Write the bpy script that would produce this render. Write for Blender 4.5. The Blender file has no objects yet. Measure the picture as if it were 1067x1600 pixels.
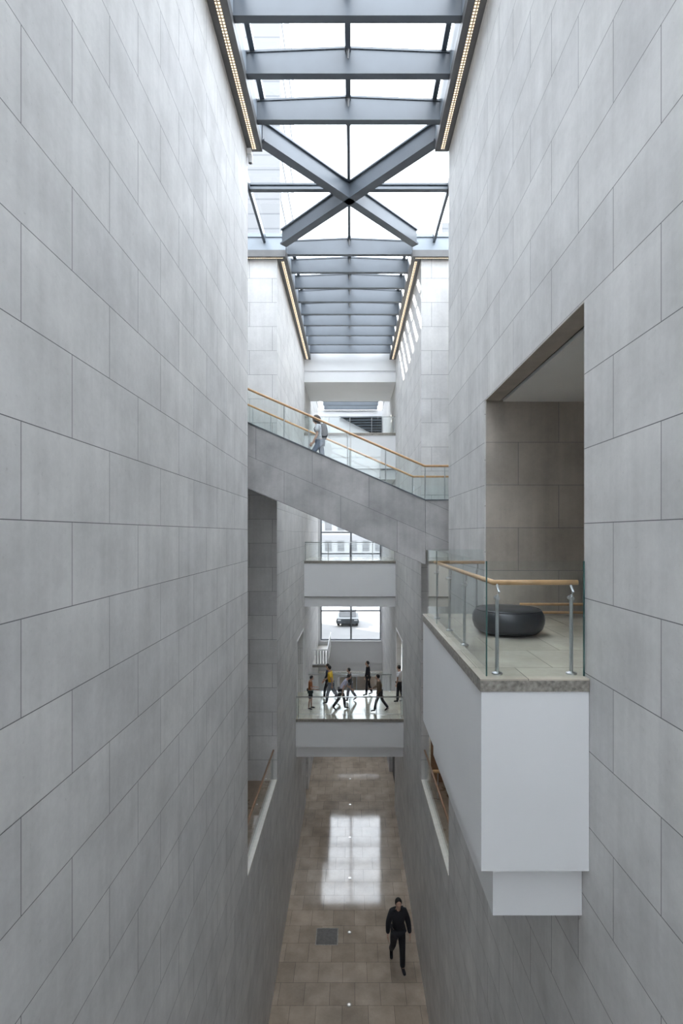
import bpy, math, random
from mathutils import Vector, Matrix
R = math.radians
HC = 14.17                       # eye level above the ground floor; z values below are given relative to eye level
scene = bpy.context.scene
COL = scene.collection

# ------------------------------------------------------------------ camera, sky, sun, exposure
cam = bpy.data.cameras.new('camera'); camo = bpy.data.objects.new('camera', cam); COL.objects.link(camo)
camo.location = (0, 0, HC); camo.rotation_euler = (R(90), 0, 0)
cam.sensor_fit = 'VERTICAL'; cam.sensor_height = 36; cam.sensor_width = 36; cam.lens = 18
cam.shift_x = -15.5 / 1600; cam.shift_y = 34 / 1600
cam.clip_start = .05; cam.clip_end = 500
scene.camera = camo
w = bpy.data.worlds.new('sky'); scene.world = w; w.use_nodes = True
bg = w.node_tree.nodes['Background']; bg.inputs[0].default_value = (.88, .93, 1.0, 1); bg.inputs[1].default_value = 7.6
sl = bpy.data.lights.new('sun', 'SUN'); so = bpy.data.objects.new('sun', sl); COL.objects.link(so)
sl.energy = 26; sl.angle = R(.6); sl.color = (1, .95, .88)
so.rotation_euler = Vector((1.4, -1.15, -1.0)).to_track_quat('-Z', 'Y').to_euler()
vs = scene.view_settings
vs.view_transform = 'Standard'; vs.look = 'None'; vs.gamma = 1; vs.use_curve_mapping = False; vs.exposure = 0.2
scene.cycles.max_bounces = 14; scene.cycles.diffuse_bounces = 9; scene.cycles.glossy_bounces = 5
scene.cycles.transparent_max_bounces = 40; scene.cycles.transmission_bounces = 8
scene.cycles.use_denoising = True
scene.cycles.sample_clamp_indirect = 6
scene.cycles.caustics_reflective = False; scene.cycles.caustics_refractive = False

# ------------------------------------------------------------------ materials
def mat(name, col, rough=.6, metal=0, spec=.5):
    m = bpy.data.materials.new(name); m.use_nodes = True
    b = m.node_tree.nodes['Principled BSDF']
    b.inputs['Base Color'].default_value = (*col, 1); b.inputs['Roughness'].default_value = rough
    b.inputs['Metallic'].default_value = metal; b.inputs['Specular IOR Level'].default_value = spec
    return m
class NT:
    def __init__(s, m): s.t = m.node_tree; s.b = s.t.nodes['Principled BSDF']
    def n(s, typ, **k):
        nd = s.t.nodes.new(typ)
        for a, v in k.items(): setattr(nd, a, v)
        return nd
    def l(s, a, b): s.t.links.new(a, b)
    def math(s, op, a, b=None):
        nd = s.n('ShaderNodeMath', operation=op)
        for i, v in enumerate((a, b)):
            if v is None: continue
            if isinstance(v, (int, float)): nd.inputs[i].default_value = v
            else: s.l(v, nd.inputs[i])
        return nd.outputs[0]
    def comb(s, a, b, c=0.0):
        nd = s.n('ShaderNodeCombineXYZ')
        for i, v in enumerate((a, b, c)):
            if isinstance(v, (int, float)): nd.inputs[i].default_value = v
            else: s.l(v, nd.inputs[i])
        return nd.outputs[0]
    def noise(s, vec, scale, detail=4, rough=.55):
        nd = s.n('ShaderNodeTexNoise'); nd.inputs['Scale'].default_value = scale; nd.inputs['Detail'].default_value = detail
        nd.inputs['Roughness'].default_value = rough; s.l(vec, nd.inputs['Vector']); return nd.outputs['Fac']
    def ramp(s, fac, lo, hi, a=0.0, b=1.0):
        nd = s.n('ShaderNodeMapRange'); s.l(fac, nd.inputs[0])
        for i, v in enumerate((lo, hi, a, b)): nd.inputs[i + 1].default_value = v
        return nd.outputs[0]
    def mixc(s, fac, a, b, mode='MIX'):
        nd = s.n('ShaderNodeMix', data_type='RGBA', blend_type=mode)
        if isinstance(fac, (int, float)): nd.inputs[0].default_value = fac
        else: s.l(fac, nd.inputs[0])
        for i, v in ((6, a), (7, b)):
            if isinstance(v, tuple): nd.inputs[i].default_value = (*v, 1)
            else: s.l(v, nd.inputs[i])
        return nd.outputs[2]
    def bump(s, h, dist, strength=1):
        nd = s.n('ShaderNodeBump'); nd.inputs['Distance'].default_value = dist; nd.inputs['Strength'].default_value = strength
        s.l(h, nd.inputs['Height']); s.l(nd.outputs[0], s.b.inputs['Normal'])

def tiled_stone(name, c1, c2, mode='wall', rough=.42, row=.72, width=1.36, mortar=(.17, .17, .175), streak=.10, msize=.0055, stain=.12, spec=.5):
    m = mat(name, c1, rough, 0, spec); t = NT(m)
    geo = t.n('ShaderNodeNewGeometry'); sp = t.n('ShaderNodeSeparateXYZ'); t.l(geo.outputs['Position'], sp.inputs[0])
    X, Y, Z = sp.outputs; Zr = t.math('SUBTRACT', Z, HC)
    wr = width / row
    if mode == 'wall':          # side faces: rows by height, joints along the shaft; end faces: slightly taller rows
        sn = t.n('ShaderNodeSeparateXYZ'); t.l(geo.outputs['True Normal'], sn.inputs[0])
        side = t.math('GREATER_THAN', t.math('ABSOLUTE', sn.outputs[0]), .5)
        flat = t.math('GREATER_THAN', t.math('ABSOLUTE', sn.outputs[2]), .5)
        A = t.comb(t.math('DIVIDE', t.math('ADD', Y, 27.2 - .32), row), t.math('ADD', t.math('DIVIDE', t.math('SUBTRACT', Zr, .1), row), 40))
        B = t.comb(t.math('DIVIDE', t.math('ADD', X, 30.4), .776), t.math('ADD', t.math('DIVIDE', t.math('SUBTRACT', Zr, 8.23), .776), 60))
        C = t.comb(t.math('DIVIDE', t.math('ADD', Y, 27.2 - .32), row), t.math('DIVIDE', t.math('ADD', X, 40), row))
        mx = t.n('ShaderNodeMix', data_type='VECTOR'); t.l(side, mx.inputs[0]); t.l(B, mx.inputs[4]); t.l(A, mx.inputs[5])
        m2 = t.n('ShaderNodeMix', data_type='VECTOR'); t.l(flat, m2.inputs[0]); t.l(mx.outputs[1], m2.inputs[4]); t.l(C, m2.inputs[5])
        vec = m2.outputs[1]
    elif mode == 'front':       # faces that look down the shaft
        vec = t.comb(t.math('DIVIDE', t.math('ADD', X, 41.48 - 3.49), row), t.math('ADD', t.math('DIVIDE', t.math('SUBTRACT', Zr, .1), row), 40))
    elif mode == 'slope':       # panels sheared with the stair
        vec = t.comb(t.math('DIVIDE', t.math('ADD', X, 30 - 1.963), row), t.math('DIVIDE', t.math('ADD', t.math('ADD', Zr, t.math('MULTIPLY', X, .433)), 40.766), row))
    else:                       # floors
        vec = t.comb(t.math('DIVIDE', t.math('ADD', X, 40.45), row), t.math('DIVIDE', t.math('ADD', Y, 40), row))
    br = t.n('ShaderNodeTexBrick'); br.offset = .5; br.offset_frequency = 2; br.squash = 1
    t.l(vec, br.inputs['Vector'])
    for k, v in (('Scale', 1.0), ('Mortar Size', msize), ('Mortar Smooth', .0), ('Bias', 0.0), ('Brick Width', wr), ('Row Height', 1.0)): br.inputs[k].default_value = v
    br.inputs['Color1'].default_value = (*c1, 1); br.inputs['Color2'].default_value = (*c2, 1); br.inputs['Mortar'].default_value = (*c1, 1)
    P = geo.outputs['Position']
    n1 = t.ramp(t.noise(P, 1.3, 5), .3, .7, 1 - stain, 1 + stain * .6)
    n2 = t.ramp(t.noise(P, 14, 4, .7), .35, .65, .965, 1.03)
    st = t.n('ShaderNodeVectorMath', operation='MULTIPLY'); t.l(P, st.inputs[0]); st.inputs[1].default_value = (6, 6, .35) if mode != 'floor' else (1, 1, 1)
    n3 = t.ramp(t.noise(st.outputs[0], 1, 3), .3, .7, 1 - streak, 1 + streak * .5)
    pits = t.ramp(t.noise(P, 22, 5, .75), .63, .70, 1, .84)
    f = t.math('MULTIPLY', t.math('MULTIPLY', n1, n2), t.math('MULTIPLY', n3, pits))
    c = t.mixc(1.0, br.outputs['Color'], t.comb(f, f, f), 'MULTIPLY')
    c = t.mixc(br.outputs['Fac'], c, mortar)
    t.l(c, t.b.inputs['Base Color'])
    t.l(t.ramp(t.noise(P, 3, 4), .3, .7, rough * .75, rough * 1.35), t.b.inputs['Roughness'])
    t.bump(t.math('SUBTRACT', t.math('MULTIPLY', t.noise(P, 20, 4), .12), br.outputs['Fac']), .004, .7)
    return m

def noisy(name, col, rough, scale=5, amt=.1, metal=0, spec=.5, bump=0):
    m = mat(name, col, rough, metal, spec); t = NT(m)
    geo = t.n('ShaderNodeNewGeometry'); f = t.ramp(t.noise(geo.outputs['Position'], scale, 5), .3, .7, 1 - amt, 1 + amt)
    t.l(t.mixc(1.0, col, t.comb(f, f, f), 'MULTIPLY'), t.b.inputs['Base Color'])
    if bump: t.bump(f, bump)
    return m

def glass(name, tint=(.93, .97, .96), refl=1.0, ior=1.45):
    m = bpy.data.materials.new(name); m.use_nodes = True; t = m.node_tree; t.nodes.clear()
    o = t.nodes.new('ShaderNodeOutputMaterial'); mx = t.nodes.new('ShaderNodeMixShader')
    tr = t.nodes.new('ShaderNodeBsdfTransparent'); tr.inputs[0].default_value = (*tint, 1)
    gl = t.nodes.new('ShaderNodeBsdfGlossy'); gl.inputs['Roughness'].default_value = .01
    fr = t.nodes.new('ShaderNodeFresnel'); fr.inputs[0].default_value = ior
    mu = t.nodes.new('ShaderNodeMath'); mu.operation = 'MULTIPLY'; mu.inputs[1].default_value = refl
    ge = t.nodes.new('ShaderNodeNewGeometry'); mb_ = t.nodes.new('ShaderNodeMath'); mb_.operation = 'SUBTRACT'; mb_.inputs[0].default_value = 1
    mf = t.nodes.new('ShaderNodeMath'); mf.operation = 'MULTIPLY'
    t.links.new(ge.outputs['Backfacing'], mb_.inputs[1])      # only the entry face reflects: no inner total reflection
    t.links.new(fr.outputs[0], mu.inputs[0]); t.links.new(mu.outputs[0], mf.inputs[0]); t.links.new(mb_.outputs[0], mf.inputs[1]); t.links.new(mf.outputs[0], mx.inputs[0])
    t.links.new(tr.outputs[0], mx.inputs[1]); t.links.new(gl.outputs[0], mx.inputs[2]); t.links.new(mx.outputs[0], o.inputs[0])
    return m

M = {}
M['stone'] = tiled_stone('wall_stone', (.615, .61, .605), (.68, .673, .66), rough=.62, streak=.07, stain=.13, spec=.3)
M['room_stone'] = tiled_stone('room_stone', (.43, .385, .335), (.50, .45, .39), 'front', stain=.2)
M['stair_stone'] = tiled_stone('stair_stone', (.43, .425, .42), (.49, .48, .475), 'slope', row=.85, width=1.5, stain=.26)
M['floor'] = tiled_stone('polished_floor_stone', (.35, .285, .225), (.44, .36, .285), 'floor', rough=.07, row=.78, width=.78, mortar=(.12, .10, .09), stain=.25, streak=.08)
M['floor2'] = tiled_stone('upper_floor_stone', (.50, .46, .385), (.57, .525, .44), 'floor', rough=.12, row=.78, width=.78, mortar=(.25, .23, .2), stain=.2)
M['floor3'] = tiled_stone('brown_floor_stone', (.20, .15, .11), (.24, .18, .13), 'floor', rough=.3, row=.78, width=.78, mortar=(.1, .08, .06), stain=.2)
M['cap'] = noisy('mottled_cap_stone', (.27, .25, .22), .45, 22, .45)
M['ledge'] = noisy('pale_ledge_stone', (.70, .68, .62), .5, 8, .08)
M['white'] = noisy('white_paint', (.80, .805, .81), .55, .8, .025)
M['ceil'] = noisy('ceiling_paint', (.84, .83, .81), .7, .8, .03)
M['steel_blue'] = noisy('painted_beam_steel', (.105, .122, .142), .38, 1.5, .07)
M['steel_side'] = noisy('pale_upstand_metal', (.27, .31, .35), .35, 1.5, .05)
M['cornice'] = noisy('dark_cornice_metal', (.13, .13, .13), .45, 3, .1)
M['chrome'] = noisy('brushed_steel', (.55, .56, .57), .28, 20, .08, metal=.9)
M['wood'] = noisy('oak_rail', (.55, .34, .17), .38, 9, .15)
M['wood_dark'] = noisy('brown_wood', (.24, .14, .08), .4, 9, .2)
M['frame'] = noisy('window_frame_metal', (.16, .17, .19), .4, 6, .08)
M['glass'] = glass('balustrade_glass', (.965, .985, .982))
M['edge'] = noisy('glass_edge', (.05, .12, .11), .15, 5, .1)
M['pane'] = glass('skylight_glass', (.97, .98, .985))
M['leather'] = noisy('black_leather', (.018, .02, .024), .33, 12, .2)
M['dark'] = noisy('dark_panel', (.035, .037, .04), .5, 5, .2)
M['black'] = noisy('black_gap', (.01, .01, .01), .8, 5, .1)
M['slat'] = noisy('slate_louvre', (.10, .12, .14), .4, 5, .1)
M['lobby'] = noisy('brown_lobby_panel', (.07, .05, .035), .5, 3, .2)
M['plaza'] = noisy('pale_plaza', (.2, .2, .2), .8, .3, .06)
M['car'] = noisy('silver_blue_paint', (.05, .06, .068), .3, 4, .06)
M['tyre'] = noisy('tyre_rubber', (.03, .03, .03), .8, 8, .2)
M['carglass'] = noisy('car_window', (.022, .026, .03), .1, 4, .1)
M['leaf'] = noisy('pale_foliage', (.055, .06, .055), .8, 3, .3)
M['skin'] = noisy('skin', (.50, .32, .24), .55, 12, .06)
def cloth(n, c): M[n] = noisy(n, c, .85, 25, .14)
for n, c in (('black_cloth', (.012, .013, .018)), ('charcoal_cloth', (.035, .038, .045)), ('yellow_cloth', (.72, .47, .04)), ('lavender_cloth', (.46, .45, .56)),
             ('navy_cloth', (.03, .04, .07)), ('rust_cloth', (.26, .085, .025)), ('white_cloth', (.62, .64, .68)), ('denim_cloth', (.16, .20, .27)),
             ('teal_skirt', (.02, .045, .05)), ('brown_cloth', (.12, .085, .055)), ('beige_cloth', (.52, .46, .34)), ('grey_cloth', (.20, .22, .26))): cloth(n, c)
M['hair'] = noisy('black_hair', (.012, .010, .009), .6, 30, .3)
M['hair_brown'] = noisy('dark_brown_hair', (.035, .022, .015), .6, 30, .3)

def facade_mat(name, col, line, pitch, thick):
    m = mat(name, col, .7); t = NT(m)
    geo = t.n('ShaderNodeNewGeometry'); sp = t.n('ShaderNodeSeparateXYZ'); t.l(geo.outputs['Position'], sp.inputs[0])
    fr = t.math('FRACT', t.math('DIVIDE', sp.outputs[2], pitch)); k = t.math('LESS_THAN', fr, thick)
    t.l(t.mixc(k, col, line), t.b.inputs['Base Color']); return m
M['tower'] = facade_mat('banded_facade', (.115, .117, .12), (.072, .075, .08), 1.15, .10)
M['facade'] = facade_mat('pale_facade', (.24, .24, .24), (.19, .192, .195), 3.2, .35)

m = mat('led_dots', (.3, .25, .2), .5); t = NT(m)
geo = t.n('ShaderNodeNewGeometry'); sp = t.n('ShaderNodeSeparateXYZ'); t.l(geo.outputs['Position'], sp.inputs[0])
fx = t.math('LESS_THAN', t.math('FRACT', t.math('MULTIPLY', sp.outputs[0], 18)), .6); fy = t.math('LESS_THAN', t.math('FRACT', t.math('MULTIPLY', sp.outputs[1], 18)), .6)
t.b.inputs['Emission Color'].default_value = (1, .80, .55, 1); t.l(t.math('MULTIPLY', t.math('MULTIPLY', fx, fy), 2.0), t.b.inputs['Emission Strength'])
M['led'] = m
def emis(name, col, s):
    m = mat(name, col, .5); b = m.node_tree.nodes['Principled BSDF']
    b.inputs['Emission Color'].default_value = (*col, 1); b.inputs['Emission Strength'].default_value = s; M[name] = m
emis('spot_glow', (1, .97, .9), .7); emis('fill_warm', (1, .93, .84), 5)

# ------------------------------------------------------------------ building blocks
class MB:
    def __init__(s): s.v = []; s.f = []
    def box(s, x0, x1, y0, y1, z0, z1):
        x0, x1 = sorted((x0, x1)); y0, y1 = sorted((y0, y1)); z0, z1 = sorted((z0, z1))
        b = len(s.v); s.v += [(x, y, z) for z in (z0, z1) for y in (y0, y1) for x in (x0, x1)]
        s.f += [[b + i for i in q] for q in ((0, 2, 3, 1), (4, 5, 7, 6), (0, 1, 5, 4), (2, 6, 7, 3), (0, 4, 6, 2), (1, 3, 7, 5))]
        return s
    def prism(s, poly, a0, a1, axis='y'):
        """poly: (x,z) pairs for axis y, (y,z) for axis x, (x,y) for axis z"""
        b = len(s.v); n = len(poly)
        for a in (a0, a1):
            for p, q in poly: s.v.append((p, a, q) if axis == 'y' else (a, p, q) if axis == 'x' else (p, q, a))
        s.f.append([b + i for i in range(n)]); s.f.append([b + n + i for i in reversed(range(n))])
        for i in range(n): j = (i + 1) % n; s.f.append([b + i, b + n + i, b + n + j, b + j])
        return s
    def tube(s, pts, r, seg=10, r2=None):
        pts = [Vector(p) for p in pts]; n = len(pts); b = len(s.v)
        for i, p in enumerate(pts):
            d = (pts[min(i + 1, n - 1)] - pts[max(i - 1, 0)]).normalized()
            up = Vector((0, 0, 1)) if abs(d.z) < .9 else Vector((1, 0, 0))
            a = d.cross(up).normalized(); c = a.cross(d).normalized()
            rr = r if r2 is None else r + (r2 - r) * i / (n - 1)
            for k in range(seg):
                t = 2 * math.pi * k / seg; s.v.append(tuple(p + a * math.cos(t) * rr + c * math.sin(t) * rr))
        for i in range(n - 1):
            for k in range(seg):
                k2 = (k + 1) % seg; s.f.append([b + i * seg + k, b + i * seg + k2, b + (i + 1) * seg + k2, b + (i + 1) * seg + k])
        s.f.append([b + k for k in reversed(range(seg))]); s.f.append([b + (n - 1) * seg + k for k in range(seg)])
        return s
    def bar(s, p, q, wd, h):
        """rectangular bar between two points, width wd sideways, height h (z) hanging down from the points"""
        p = Vector(p); q = Vector(q); d = (q - p); a = Vector((-d.y, d.x, 0)).normalized() * wd / 2
        b = len(s.v)
        for e in (p, q):
            for k, z in ((-1, 0), (1, 0), (1, -h), (-1, -h)): s.v.append(tuple(e + a * k + Vector((0, 0, z))))
        s.f += [[b, b + 1, b + 2, b + 3], [b + 7, b + 6, b + 5, b + 4]] + [[b + i, b + 4 + i, b + 4 + (i + 1) % 4, b + (i + 1) % 4] for i in range(4)]
        return s
    def lathe(s, prof, cx, cy, seg=40):
        b = len(s.v); n = len(prof)
        for r, z in prof:
            for k in range(seg): t = 2 * math.pi * k / seg; s.v.append((cx + r * math.cos(t), cy + r * math.sin(t), z))
        for i in range(n - 1):
            for k in range(seg): k2 = (k + 1) % seg; s.f.append([b + i * seg + k, b + i * seg + k2, b + (i + 1) * seg + k2, b + (i + 1) * seg + k])
        s.f.append([b + k for k in reversed(range(seg))]); s.f.append([b + (n - 1) * seg + k for k in range(seg)])
        return s
    def build(s, name, m, parent=None, smooth=False, bevel=0, **props):
        import bmesh
        if parent is not None: org = Vector(parent['_o'])
        else:
            xs = [v[0] for v in s.v]; ys = [v[1] for v in s.v]; zs = [v[2] for v in s.v]
            org = Vector(((min(xs) + max(xs)) / 2, (min(ys) + max(ys)) / 2, min(zs)))
        me = bpy.data.meshes.new(name); me.from_pydata([tuple(Vector(v) - org) for v in s.v], [], s.f)
        bm = bmesh.new(); bm.from_mesh(me); bmesh.ops.recalc_face_normals(bm, faces=bm.faces)
        bm.to_mesh(me); bm.free()
        me.materials.append(m)
        if smooth: me.polygons.foreach_set('use_smooth', [True] * len(me.polygons))
        o = bpy.data.objects.new(name, me); COL.objects.link(o)
        if parent is not None: o.parent = parent
        else: o.location = org + Vector((0, 0, HC))
        o['_o'] = tuple(org) if parent is None else parent['_o']
        if bevel:
            md = o.modifiers.new('bevel', 'BEVEL'); md.width = bevel; md.segments = 2; md.limit_method = 'ANGLE'
        for k, v in props.items(): o[k] = v
        return o
def B(*a): return MB().box(*a)
def thing(name, loc, label, category, group=None):
    o = bpy.data.objects.new(name, None); COL.objects.link(o); o.empty_display_size = .1
    o.location = (loc[0], loc[1], loc[2] + HC); o['_o'] = tuple(loc)
    o['label'] = label; o['category'] = category
    if group: o['group'] = group
    return o
def tag(o, label, category, group=None):
    o['label'] = label; o['category'] = category
    if group: o['group'] = group
    return o
def struct(name, mb, m, **k): return mb.build(name, m, kind='structure', **k)

# ------------------------------------------------------------------ geometry constants (metres)
XL, XR = -2.4, 2.25
Y1, Y2, Y3, YE = 11.85, 16.5, 26.0, 37.5
G = -HC; L2 = -7.97; L3 = -1.37; L4 = 5.12
RY0, RY1 = 4.95, 8.66          # doorway behind the balcony
SY0, SY1 = 22.6, 25.7          # side doorways at the middle bridge

# ------------------------------------------------------------------ shell
struct('floor', B(-8, 8, -12, YE + .3, G - .3, G), M['floor'])
wl = MB()
wl.box(-7.5, XL, -10, Y1, G, 9.0)
wl.box(-7.5, XL, Y1, Y2, G, L2 - .01)
wl.box(-3.4, XL, Y2, SY0, G, 9.0).box(-3.4, XL, SY0, SY1, G, L2).box(-3.4, XL, SY0, SY1, -4.8, 9.0).box(-3.4, XL, SY1, 27.0, G, 9.0)
wl.box(-3.4, XL, 27.0, 28.4, G + 3.2, 9.0).box(-3.4, XL, 28.4, YE, G, 9.0)
wl.box(-7.5, -3.4, Y2, 28.4, G, 9.0)
struct('wall_left', wl, M['stone'])
wr = MB()
wr.box(XR, 7.5, -10, RY0, G, 9.0).box(XR, 7.5, RY0, RY1, G, L3 - .12).box(XR, XR + .25, RY0, RY1, 2.25, 9.0).box(XR + .25, 7.5, RY0, RY1, 2.6, 9.0)
wr.box(XR, 7.5, RY1, Y1, G, 9.0).box(7.3, 7.5, RY0, RY1, L3 - .12, 9.0)
wr.box(XR, 7.5, Y1, Y2, G, L2 - .01)
wr.box(XR, XR + .25, Y2, SY0, G, 9.0).box(XR, XR + .25, SY0, SY1, G, L2).box(XR, XR + .25, SY0, SY1, -4.8, 9.0).box(XR, XR + .25, SY1, 26.6, G, 9.0)
wr.box(XR, XR + .25, 26.6, 30.5, G + 2.9, 9.0).box(XR, XR + .25, 30.5, YE, G, 9.0)
wr.box(XR + .25, 7.5, Y2, Y2 + .3, .75, 9.0)
wr.box(XR + .25, 7.5, Y2, YE, G, L2 - .3)
wr.box(5.6, 7.5, Y2, YE, L2 - .3, 9.0)
struct('wall_right', wr, M['stone'])
struct('wall_back', MB().box(-7.5, 7.5, -10.4, -10, G, 2.6).box(-7.5, XL, -10.4, -10, 2.6, 9.6).box(XR, 7.5, -10.4, -10, 2.6, 9.6).box(XL, XR, -10.4, -10, 8.4, 9.6), M['white'])
# end wall: a tall window between two reveals, wall below and above
we = MB()
for x0, x1 in ((-2.4, -2.25), (2.16, 2.25)): we.box(x0, x1, YE - .25, YE, -7.8, 4.2)
we.box(-2.4, 2.25, YE - .25, YE + .2, -9.4, -7.8).box(-2.4, 2.25, YE - .02, YE + .2, -10.45, -9.4).box(-2.4, 2.25, YE - .25, YE + .2, 4.2, 9.0)
we.box(-2.4, -1.0, YE - .02, YE + .2, G, -10.45).box(1.95, 2.25, YE - .02, YE + .2, G, -10.45).box(-1.0, 1.95, YE - .02, YE + .2, -11.0 - 1.4, -10.9 - .62)
we.box(2.25, 7.5, YE, YE + .2, G, -7.8).box(2.25, 7.5, YE, YE + .2, 4.2, 9.0)
struct('wall_end', we, M['white'])
struct('trim_1', B(-2.4, 2.25, YE - .45, YE - .25, -10.12, -9.98), M['ledge'])
struct('trim_2', B(-2.25, 2.16, YE - .33, YE - .05, -7.86, -7.78), M['white'])
struct('wall_lobby', B(-1.2, 2.1, YE + .9, YE + 1.1, G, -10.3), M['lobby'])

def window(name, x0, x1, xs, zs, y):
    w = struct(name, B(x0, x1, y - .01, y + .01, zs[0], zs[-1]), M['pane'])
    f = MB()
    for x in xs: f.box(x - .06, x + .06, y - .07, y + .05, zs[0], zs[-1])
    for z in zs: f.box(x0, x1, y - .05, y + .04, z - .045, z + .045)
    f.build('window_frame', M['frame'], w)
ZS = [-7.72, -5.62, -4.27, -2.86, -1.45, .10, 1.6, 3.0, 4.2]
window('window_1', -2.25, 2.16, [-2.22, -.03, 2.13], ZS, YE - .1)
window('added_window', XL, XR, [-2.36, -.07, 2.21], [2.64, 4.1, 5.6, 7.1, 8.36], -10.2)  # added window behind the camera, lets in light for camera-facing surfaces
window('window_2', 2.5, 5.6, [2.52, 4.0, 5.58], ZS, YE - .1)

# gallery room behind the balcony doorway
struct('floor_gallery', B(XR - .02, 7.4, RY0, RY1, L3 - .12, L3), M['floor2'])
struct('wall_gallery', B(XR + .02, 7.4, RY1 - .04, RY1 - .001, L3, 2.245), M['room_stone'])
struct('ceiling_gallery', B(XR + .30, 4.6, RY0 + .02, RY1 - .05, 2.22, 2.30).box(3.3, 7.4, RY0, RY1 - .05, 2.36, 2.4), M['ceil'])
struct('trim_3', B(XR + .25, XR + .30, RY0, RY1 - .05, 2.27, 2.6), M['black'])
struct('trim_4', B(XR, XR + .25, RY0, RY1 - .05, 2.235, 2.25), M['room_stone'])
rl = thing('wooden_rail', (3.9, RY1 - .3, L3), 'pair of low wooden rails along the dark wall, right of the black pouf', 'rail')
MB().tube([(2.75, RY1 - .3, -1.285), (6.5, RY1 - .3, -1.285)], .022).build('lower_rail', M['wood'], rl, smooth=True)
MB().tube([(2.75, RY1 - .3, -1.15), (6.5, RY1 - .3, -1.15)], .022).build('upper_rail', M['wood'], rl, smooth=True)
for x in (2.8, 4.2, 5.6): B(x - .015, x + .015, RY1 - .315, RY1 - .285, L3, -1.15).build('post', M['chrome'], rl)

# transept floors, level two
struct('floor_transept_left', B(-7.5, XL - .16, Y1, Y2, L2 - .01, L2 + .01), M['floor3'])
struct('floor_transept_right', B(XR + .16, 7.5, Y1, Y2, L2 - .01, L2 + .01), M['floor3'])
struct('wall_transept_left', B(-7.5, -7.3, Y1, Y2, L2, 9.0), M['stone'])
struct('wall_transept_right', B(7.3, 7.5, Y1, Y2, L2, 9.0), M['stone'])
struct('floor_side_hall', B(-3.4, XL, SY0, SY1, L2, L2 + .01).box(XR + .25, 5.6, Y2 + .3, YE, L2 - .3, L2 + .01).box(XR + .01, XR + .25, SY0 + .02, SY1 - .02, L2 - .02, L2 + .01), M['floor2'])
# white jambs around the two side doorways of the middle bridge
for i, (x0, x1) in enumerate(((XL - .02, XL + .02), (XR - .02, XR + .02))):
    struct('trim_%d' % (5 + i), B(x0, x1, SY0 - .05, SY0 + .02, L2, -4.75).box(x0, x1, SY1 - .02, SY1 + .05, L2, -4.75).box(x0, x1, SY0 - .05, SY1 + .05, -4.8, -4.72), M['white'])
# ground-level doors beyond the bridge
d = struct('door_1', B(XL - .28, XL - .22, 27.05, 28.35, G, G + 3.15), M['white']); B(XL - .2, XL - .17, 27.15, 27.2, G + .9, G + 1.2).build('door_handle', M['chrome'], d)
d = struct('door_2', B(XR + .2, XR + .26, 26.65, 30.45, G, G + 2.85), M['dark']); B(XR + .16, XR + .19, 26.8, 26.85, G + .9, G + 1.2).build('door_handle', M['chrome'], d)
# lobby opening under the end window
d = struct('door_3', B(-.9, .35, YE + .5, YE + .54, G, -10.6), M['glass'])
MB().box(-.95, -.9, YE + .48, YE + .56, G, -10.5).box(.35, .42, YE + .48, YE + .56, G, -10.5).box(-.95, .42, YE + .48, YE + .56, -10.62, -10.5).build('door_frame', M['frame'], d)

# ------------------------------------------------------------------ roof: closed parts, beams, glass
rf = MB()
rf.box(-8, XL + .02, -10.4, Y1 - .05, 9.02, 9.62).box(XR - .02, 8, -10.4, Y1 - .05, 9.02, 9.62)
rf.box(-8, -4.6, Y1 - .05, Y2, 9.02, 9.62).box(4.4, 8, Y1 - .05, Y2, 9.02, 9.62)
rf.box(-8, XL + .02, Y2 + .1, YE + .3, 9.02, 9.62).box(XR - .02, 8, Y2 + .1, YE + .3, 9.02, 9.62)
struct('roof', rf, M['cornice'])
lt = MB()   # white lintel band and the ceiling behind it
lt.box(XL, XR, Y3, Y3 + .25, 8.28, 9.62).box(XL, XR, Y3 + .06, Y3 + .25, 8.12, 8.28).box(XL, XR, Y3, Y3 + .25, 7.70, 8.12).box(XL, XR, Y3 + .25, 29.8, 7.70, 9.6)
struct('ceiling_portal', lt, M['white'])

BX0, BX1 = -2.06, 1.93
def beam(parent, y, x0=BX0, x1=BX1, z0=9.0):
    xm = (x0 + x1) / 2 - .03
    b = MB().prism([(x0, z0), (x1, z0), (x1, z0 + .05), (x0, z0 + .05)], y - .07, y + .07)
    b.prism([(x0, z0 + .05), (x1, z0 + .05), (x1, z0 + .42), (xm, z0 + .50), (x0, z0 + .42)], y - .045, y + .045)
    b.prism([(x0, z0 + .42), (xm, z0 + .50), (x1, z0 + .42), (x1, z0 + .46), (xm, z0 + .54), (x0, z0 + .46)], y - .065, y + .065)
    b.build('cross_beam', M['steel_blue'], parent)
def ridge(parent, y0, y1, ys):
    b = MB().box(-.125, -.015, y0, y1, 9.44, 9.56)
    b.build('ridge_bar', M['steel_blue'], parent)
    for y in ys: MB().tube([(-.07, y - .10, 9.55), (-.07, y - .10, 9.40), (-.07, y - .10, 9.26)], .05, 12, .012).build('connector', M['cornice'], parent)
def edge_bars(parent, y0, y1, xs=(BX0 + .12, BX1 - .12), z=9.47):
    for x in xs: MB().box(x - .05, x + .05, y0, y1, z - .02, z + .12).build('edge_bar', M['steel_blue'], parent)
def upstand(parent, y0, y1):
    B(BX0 - .06, BX0, y0, y1, 9.05, 9.6).build('upstand', M['steel_side'], parent)
    B(BX1, BX1 + .06, y0, y1, 9.05, 9.6).build('upstand', M['steel_side'], parent)

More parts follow.
